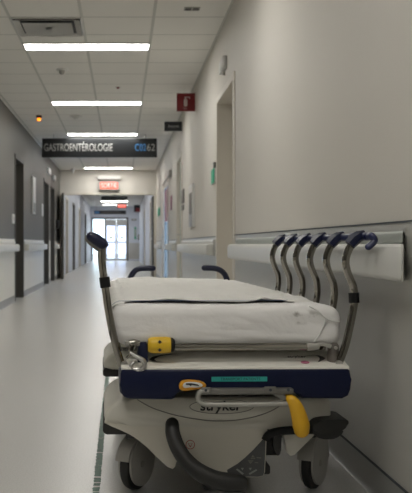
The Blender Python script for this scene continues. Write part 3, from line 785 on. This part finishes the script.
# --- cream base hood: front lobe, middle, rear lobe
hd = .12
top = PP([(105.5, 422.5), (104.2, 417), (106.5, 411), (111, 405), (118, 400.5), (128, 398), (140, 397.2), (324, 397.2), (330, 399), (333, 404), (333, 416), (330, 423), (322, 427), (300, 429), (270, 430)], hd)
low = PP([(236, 429.5), (200, 428), (165, 427), (130, 426), (115, 425)], hd)
bm = bmesh.new()
prism(bm, top+low, 'y', hd, .58, bev=.016, seg=3)
zt2 = P(0, 397.2, hd)[2]
prism(bm, rrect(.03, .25, .64, zt2-.004, .03), 'y', .55, 1.36, bev=.004)
lobe = [(x if x > .1 else x*1.0, z) for x, z in top+low]
prism(bm, lobe, 'y', 1.36, 1.86, bev=.016, seg=3)
hood = obj('base_hood', bm, 'cream', bed)
ap = PP([(107, 418), (104.5, 423.5), (111, 426.5), (119, 429.8), (129, 434.5), (138, 440.2), (147, 447.7), (155, 455.8), (163, 463.4), (168.5, 468.3), (173, 470), (175.8, 467.5), (177, 462), (178.5, 453), (187, 457.5), (196, 465), (204, 470.5), (215, 474.2), (228, 478.5), (258, 479), (264, 477.8), (266, 474), (267.2, 450), (267.6, 437), (268.5, 428), (268.5, 415)], hd)
obj('apron', PRISM(ap, 'y', hd+.006, hd+.05, bev=.004), 'creamlo', bed)
for y0_, y1_ in ((.135, .56), (1.38, 1.86)):
    bm = PRISM(rrect(P(103, 0, hd)[0], P(0, 437.5, hd)[2], P(136, 0, hd)[0], P(0, 425, hd)[2], .012), 'y', y0_+.03, y1_, bev=.006)
    lab(obj('base_bumper', bm, 'darkgrey', bed), 'black rubber bumper')
# groove line and oval around the maker's name
yg = hd-.0002
gv = bmesh.new(); g1 = PP([(137, 399.5), (150, 407), (165, 412.5), (180, 416.5), (200, 420), (217, 421.5), (235, 420.8), (255, 417.5), (272, 411.5), (283, 405)], hd)
tube(gv, [(x, yg, z) for x, z in g1], .0017, 6, smooth=4); obj('groove', gv, 'inkgrey', hood)
gv = bmesh.new(); ex, ez = PP([(222, 407)], hd)[0]
tube(gv, [(ex+.105*math.cos(a), yg, ez+.0235*math.sin(a)) for a in [2*math.pi*k/48 for k in range(49)]], .0013, 6); obj('name_oval', gv, 'inkgrey', hood)
x_, z_ = PP([(200.5, 407.2)], hd)[0]
text('lettering', 'stryker', .044, 'ink', (x_, yg-.0006, z_+.002), FRONT, hood, fitw=.137, shear=.12, depth=.0004, bold=.0011)
# charcoal decal with pictograms
ya = hd+.006
bm = PRISM(PP([(266.2, 437.5), (261, 443.5), (254, 451), (246, 458.5), (238, 465), (227.5, 471), (229, 477.3), (258, 478), (263.5, 477), (265, 474), (266, 455)], hd), 'y', ya-.0012, ya)
dc = obj('control_decal', bm, 'panelgrey', bed, smooth=False)
bm = bmesh.new()
def quad(pts): prism(bm, PP(pts, hd), 'y', ya-.0022, ya-.001)
quad([(236.5, 470.5), (238, 469.7), (244.5, 474.5), (243, 475.8)]); quad([(249.5, 474.5), (257, 470.2), (258, 471.5), (250.5, 475.9)])
quad([(241.5, 469), (244.5, 469), (243, 471.5)]); quad([(249.5, 469), (252.5, 469), (251, 471.5)])
obj('pictogram', bm, 'icon', dc, smooth=False)
bm = bmesh.new()
quad([(252, 458.3), (255.5, 458.3), (253.7, 456)]); quad([(251.5, 459), (256, 459), (256, 459.9), (251.5, 459.9)]); quad([(249, 462.5), (253.5, 462.5), (251.2, 465)]); quad([(248.5, 461.3), (254, 461.3), (254, 462), (248.5, 462)])
quad([(257.5, 458.2), (262, 458.6), (262, 459.6), (257.5, 459.2)]); quad([(255.5, 463.2), (259, 463.4), (259, 464.3), (255.5, 464.1)])
obj('pictogram', bm, 'inkgrey', dc, smooth=False)
# red circled triangle
cx, cz = PP([(190.6, 445.4)], hd)[0]
bm = bmesh.new(); tube(bm, [(cx+.0142*math.cos(a), ya, cz+.0142*math.sin(a)) for a in [2*math.pi*k/32 for k in range(33)]], .0012, 6)
tri = [(cx+.0078*math.cos(math.radians(a)), ya, cz+.0078*math.sin(math.radians(a))) for a in (-90, 30, 150, -90)]
tube(bm, tri, .0012, 6); obj('warning_mark', bm, 'red', bed)

# --- grey pull handle loop
bm = TUBE([P(209, 391, -.03), P(202, 391.3, -.03), P(198.5, 395, -.03), P(199, 400.5, -.03), P(203.5, 404.2, -.03), P(212, 405, -.03), P(250, 405, -.03), P(293, 404.4, -.03)], .0082, 12, smooth=4)
hl = obj('pull_handle', bm, 'alu', bed)
a = P(202, 394, -.01); b = P(293, 388.3, -.01)
bm = BOX((a[0], -.032, a[2]), (b[0], .0, b[2]), .003, 2)
a = P(264.5, 393.5, -.03); b = P(277, 387, -.03); box(bm, (a[0], -.037, a[2]), (b[0], -.03, b[2]), .002, 1)
prism(bm, PP([(273, 395), (284, 395), (294, 403), (288, 404), (281, 400)], -.03), 'y', -.03, -.01, bev=.002)
a = P(201, 394.5, -.03); b = P(211, 387.5, -.03); box(bm, (a[0], -.037, a[2]), (b[0], -.03, b[2]), .002, 1)
obj('handle_bar', bm, 'alu_dark', hl)
bm = bmesh.new()
for px in (206, 271, 289):
    c = P(px, 390.5, -.037); disc(bm, (c[0], -.038, c[2]), .0045, .004, 'y', 12)
obj('screw', bm, 'seam', hl)
# --- yellow lever
bm = TUBE([P(287.5, 397.5, -.02), P(292, 400.5, -.035), P(296.5, 407, -.04), P(300, 417, -.04), P(302, 426, -.04), P(302.5, 431, -.04)], [.008, .016, .021, .0245, .0265, .024], 18, smooth=5, ball=True, flat=.9, up=(0, 1, 0))
lab(obj('height_lever', bm, 'yellowlever', bed), 'curved yellow lever')

# --- brake and steer pedals
bm = TUBE([P(172.3, 424.5, .07), P(173, 434, .05), P(177, 446, .03), P(184, 458, .01), P(193, 467.5, 0), P(204, 475, -.01), P(216, 480.5, -.015), P(230, 483.3, -.015), P(240, 483.8, -.01)], [.022, .0235, .0245, .025, .026, .0275, .029, .030, .027], 16, smooth=4, ball=True)
obj('brake_pedal', bm, 'pedal', bed)
bm = bmesh.new()
c = P(184.5, 457, .09); disc(bm, (c[0], .09, c[2]), .016, .10, 'y', 18)
c = P(204, 478, .12); disc(bm, (c[0], .10, c[2]), .016, .14, 'y', 18)
tube(bm, [P(176, 440, .10), P(192, 462, .10), P(215, 483, .10)], .012, 10); obj('pedal_hub', bm, 'black', bed)
# right-hand pedal group
bm = TUBE([P(266, 441, .10), P(268.5, 436.5, .10), P(274, 433.3, .10), P(287, 431.3, .09), P(303, 431, .09), P(318, 430.5, .09)], .0140, 12, smooth=4, flat=1.0)
obj('pedal_bar', bm, 'black', bed)
bm = bmesh.new()
prism(bm, smooth_poly(PP([(311, 430.5), (312, 423), (319, 419), (334, 418), (345, 418.5), (347, 422.5), (341, 428.5), (333, 431), (318, 431.5)], .10), 3), 'y', .06, .20, bev=.006)
prism(bm, smooth_poly(PP([(314, 430), (340, 430), (341.5, 432), (336, 437), (325, 438.3), (316, 436.5)], .12), 3), 'y', .09, .20, bev=.004)
obj('steer_pedal', bm, 'pedal', bed)
bm = PRISM(smooth_poly(PP([(273.5, 432), (281, 432), (281.5, 444), (281, 453), (278.5, 456), (275.5, 454), (273.5, 445)], .10), 3), 'y', .09, .12, bev=.004)
obj('hanging_pad', bm, 'pedal', bed)
bm = PRISM(PP([(283.5, 434.2), (316.5, 433), (314, 436.5), (294.5, 455.5), (290.5, 456.3), (287.8, 453.5)], .13), 'y', .12, .16, bev=.003)
obj('side_apron', bm, 'cream', bed)
# underframe
bm = bmesh.new(); box(bm, (.14, .30, .13), (.56, 1.8, .21), .01); box(bm, (.02, .26, .20), (.68, .42, .255), .008); box(bm, (.02, 1.55, .20), (.68, 1.72, .255), .008)
box(bm, (.28, .17, .10), (.50, .32, .13), .006)
obj('base_frame', bm, 'darkgrey', bed)

# --- casters
def caster(x, y, ang):
    bm = bmesh.new(); R = .093
    # two side covers and a shroud over the top half
    for sx in (-1, 1):
        pts = [(R*.92*math.cos(a)+.006, R*.92*math.sin(a)+.008) for a in [2*math.pi*k/40 for k in range(40)]]
        a_, b_ = sorted((sx*.018, sx*.026)); prism(bm, pts, 'x', a_, b_, bev=.003)
    n = 20; ro, ri = R+.010, R+.004; ring = []
    for k in range(n+1):
        a = math.radians(15+165*k/n); ring.append([bm.verts.new(q) for q in ((-.026, -ro*math.cos(a)*1.0, ro*math.sin(a)), (.026, -ro*math.cos(a), ro*math.sin(a)), (.026, -ri*math.cos(a), ri*math.sin(a)), (-.026, -ri*math.cos(a), ri*math.sin(a)))])
    for k in range(n):
        for j in range(4): bm.faces.new((ring[k][j], ring[k][(j+1) % 4], ring[k+1][(j+1) % 4], ring[k+1][j]))
    bm.faces.new(ring[0]); bm.faces.new(ring[-1][::-1])
    tube(bm, [(0, .012, R), (0, .012, .165)], .02, 14)
    c = obj('caster', bm, 'hub', bed); c.location = (x, y, R); c.rotation_euler = (0, 0, ang)
    t = bmesh.new(); prof = []
    seg = 40; secs = [(-.0175, R-.014), (-.014, R-.004), (0, R), (.014, R-.004), (.0175, R-.014), (.0175, R-.04), (-.0175, R-.04)]
    rings = [[t.verts.new((sx, r_*math.cos(2*math.pi*k/seg), r_*math.sin(2*math.pi*k/seg))) for sx, r_ in secs] for k in range(seg)]
    for k in range(seg):
        for j in range(len(secs)):
            t.faces.new((rings[k][j], rings[k][(j+1) % 7], rings[(k+1) % seg][(j+1) % 7], rings[(k+1) % seg][j]))
    obj('tyre', t, 'tyre', c)
    ax = bmesh.new(); disc(ax, (0, 0, 0), .012, .056, 'x', 14); obj('axle', ax, 'alu', c)
for x, y in ((.058, .36), (.690, .36), (.05, 1.68), (.66, 1.68)): caster(x, y, math.radians(-32 if y < 1 else -20))

# ================================================================== mattress
def resample(poly, n):
    pts = [Vector((a, b)) for a, b in poly]; m = len(pts); L_ = [0]
    for i in range(m): L_.append(L_[-1]+(pts[(i+1) % m]-pts[i]).length)
    out = []; tot = L_[-1]; j = 0
    for k in range(n):
        t = tot*k/n
        while L_[j+1] < t: j += 1
        f = (t-L_[j])/max(1e-9, L_[j+1]-L_[j]); out.append(pts[j].lerp(pts[(j+1) % m], f))
    return out
MX0, MX1 = P(112.8, 0, .06)[0], P(342.5, 0, .06)[0]; MZ0, MZ1 = P(0, 345.5, .06)[2], P(0, 306.5, .06)[2]
prof = resample(rrect(MX0, MZ0, MX1, MZ1, .04, 8, rs=[.042, .032, .048, .030]), 150)
cen = Vector(((MX0+MX1)/2, (MZ0+MZ1)/2)); MY0, MY1 = .05, 2.12
secs = []
for k in range(1, 13): secs.append((MY0, k/13, 0))
for k in range(8):
    a = math.pi/2*k/7; secs.append((MY0+.03*(1-math.cos(a)), 1, .03*(1-math.sin(a))))
for k in range(1, 90): secs.append((MY0+.03+(MY1-MY0-.06)*k/90, 1, 0))
for k in range(6):
    a = math.pi/2*k/5; secs.append((MY1-.03+.03*math.sin(a), 1, .03*(1-math.cos(a))))
for k in range(5, 0, -1): secs.append((MY1, k/6, 0))
bm = bmesh.new(); rings = []
inner = [cen+(p-cen)*1.0 for p in prof]
for (y, f, ins) in secs:
    ring = []
    for p in prof:
        v = p-cen
        sx_ = (abs((MX1-MX0)/2)-ins)/((MX1-MX0)/2); sz_ = ((MZ1-MZ0)/2-ins)/((MZ1-MZ0)/2)
        if f < 1: sx_ = ((MX1-MX0)/2-.03)/((MX1-MX0)/2)*f; sz_ = ((MZ1-MZ0)/2-.03)/((MZ1-MZ0)/2)*f
        q = Vector((cen.x+v.x*sx_, y, cen.y+v.y*sz_))
        n1 = noise.noise(Vector((q.x*5, q.y*5, q.z*7)))*.005
        n2 = noise.noise(Vector((q.x*11+3, q.y*11, q.z*22+2)))*.0025
        n4 = abs(noise.noise(Vector((q.x*4-q.z*9, 2.2, q.z*26+q.x*7))))*.006*(1 if y < .08 else 0)
        dr = Vector((v.x*.15, 0, v.y)).normalized()
        q += dr*(n1+n2); q.y += (n1*1.4-n4)*(1 if y < .5 else 0)
        ring.append(bm.verts.new(q))
    rings.append(ring)
N_ = len(prof)
for i in range(len(rings)-1):
    for k in range(N_): bm.faces.new((rings[i][k], rings[i][(k+1) % N_], rings[i+1][(k+1) % N_], rings[i+1][k]))
bm.faces.new(rings[0][::-1]); bm.faces.new(rings[-1])
sx0, _, sz0 = P(301, 317, .06)
M['sheet'] = cloth_mat('white_sheet', (0.84, 0.83, 0.82), stain=((sx0, .05, sz0), (.075, .08, .028)), s=.8)
M['drawsheet'] = cloth_mat('cotton_drawsheet', (0.84, 0.83, 0.80), s=2.2)
M['bluehem'] = mat('blue_hem', (0.14, 0.19, 0.34), 0.8)
mt = obj('mattress', bm, 'sheet', angle=80)
mt.location = (0, Y0, 0); mt.rotation_euler = (0, 0, YAW)
tag(mt, 'thick stretcher mattress in a tight white fitted sheet on the navy stretcher', 'mattress')
bm = bmesh.new()
for pts in ([(310, 306.5), (319, 311.5), (327.5, 319), (334, 321), (341.5, 322)], [(327.5, 319), (324, 328), (320, 336), (315, 342.5)]):
    tube(bm, [P(a, b, .047 if i < 9 else .06) for i, (a, b) in enumerate(pts)], .0022, 6, smooth=4)
obj('corner_seam', bm, 'white', mt)

# ================================================================== folded draw sheet on the mattress
bm = bmesh.new(); NU, NV = 110, 150; grid = []
# cross-section path: up left side, across the top, down right side a little
def cross(u):
    # u 0..1 -> (x, z, normal)
    segs = [(MX0-.006, MZ1-.085), (MX0-.006, MZ1-.03), (MX0+.002, MZ1-.010), (MX0+.020, MZ1+.004), (MX0+.05, MZ1+.007), ((MX0+MX1)/2, MZ1+.009), (MX1-.085, MZ1+.007), (MX1-.045, MZ1+.003), (MX1-.02, MZ1-.012), (MX1-.008, MZ1-.03)]
    return segs
path = smooth_path([(a, 0, b) for a, b in cross(0)], 12)
L_ = [0]
for i in range(len(path)-1): L_.append(L_[-1]+(path[i+1]-path[i]).length)
def at(u):
    t = u*L_[-1]; j = 0
    while j < len(L_)-2 and L_[j+1] < t: j += 1
    f = (t-L_[j])/max(1e-9, L_[j+1]-L_[j]); return path[j].lerp(path[j+1], f)
for j in range(NV+1):
    v = j/NV; row = []
    for i in range(NU+1):
        u = i/NU; p = at(u).copy()
        front = .20+.012*math.sin(u*9+.5)+.010*noise.noise(Vector((u*6, 3, 0)))+(.10*max(0, u-.80)/.2)
        if u < .13: front += .03*(.13-u)/.13
        y = front+(2.04-front)*v
        wv = noise.noise(Vector((p.x*3.2, y*7, 1.0)))*.012+noise.noise(Vector((p.x*8+y*5, y*19, 5.0)))*.008
        ridge = (1-abs(noise.noise(Vector((p.x*2.5+7, y*9, 2.0)))))**6*.016
        side = 1 if .16 < u < .86 else .35
        z = p.z+side*(max(-.002, wv)*.9+ridge+.003)
        z -= .013*math.exp(-((v)/.012)**2); z -= .012*v
        x = p.x-(.006+abs(wv))*(1 if u < .12 else 0)+(.004 if u > .9 else 0)
        row.append(bm.verts.new((x, y, z)))
    grid.append(row)
for j in range(NV):
    for i in range(NU): bm.faces.new((grid[j][i], grid[j][i+1], grid[j+1][i+1], grid[j+1][i]))
bmesh.ops.recalc_face_normals(bm, faces=bm.faces[:])
bmesh.ops.solidify(bm, geom=bm.faces[:], thickness=.0016)
hem_shade = [grid_v for grid_v in []]
o = obj('draw_sheet', bm, 'drawsheet', angle=80); o.location = (0, Y0, 0); o.rotation_euler = (0, 0, YAW)
tag(o, 'crumpled off-white draw sheet lying over the top of the mattress', 'bed sheet')
# thin blue strip, shadow painted in under the front edge of the draw sheet
bm = bmesh.new(); pts = []
for k in range(60):
    u = .045+.78*k/59; p = at(u); front = .20+.012*math.sin(u*9+.5)+.010*noise.noise(Vector((u*6, 3, 0)))+(.10*max(0, u-.80)/.2)
    if u < .13: front += .03*(.13-u)/.13
    pts.append((p.x-(.004 if u < .12 else 0), front-.001, p.z+.0012))
tube(bm, pts, .0006, 6); obj('hem', bm, 'bluehem', o)

# ================================================================== metal snap hook hanging at the foot end
hk = empty('snap_hook', (P(133, 368, .03)[0], Y0+.02, ZD)); tag(hk, 'shiny metal snap hook hanging beside the yellow knob', 'hook')
o0 = Vector((hk.location.x, Y0+.02, ZD))
def H(px, py, dd=.02):
    s = F/(Y0+dd); return Vector((wx(px, s), Y0+dd, wz(py, s)))-o0
bm = TUBE([H(131, 353, .012), H(134, 355, .01), (H(138, 357.5, .008)), H(142.5, 360, .006), H(145, 364, .006), H(143, 368.2, .006), H(137.5, 369.8, .008), H(132.5, 368.5, .01), H(131, 365.5, .01), H(134, 362.5, .012)], [.006, .0065, .0075, .008, .008, .008, .0075, .0065, .0055, .0045], 12, smooth=5, ball=True)
obj('hook_body', bm, 'steel', hk)
bm = TUBE([H(128, 343.5, .03), H(134, 343.2, .03), H(140, 343.5, .03)], [.010, .013, .009], 12)
tube(bm, [H(130.5, 345, .02), H(129, 350, .015), H(132, 355, .012)], .0045, 8, smooth=4); tube(bm, [H(135.5, 345, .02), H(133.5, 350, .012), H(130.5, 354, .014), H(127, 358, .016)], .004, 8, smooth=4)
obj('swivel', bm, 'chrome', hk)
bm = TUBE([H(125, 343, .028), H(128.5, 343.4, .028)], [.010, .012], 6); obj('nut', bm, 'steel', hk)
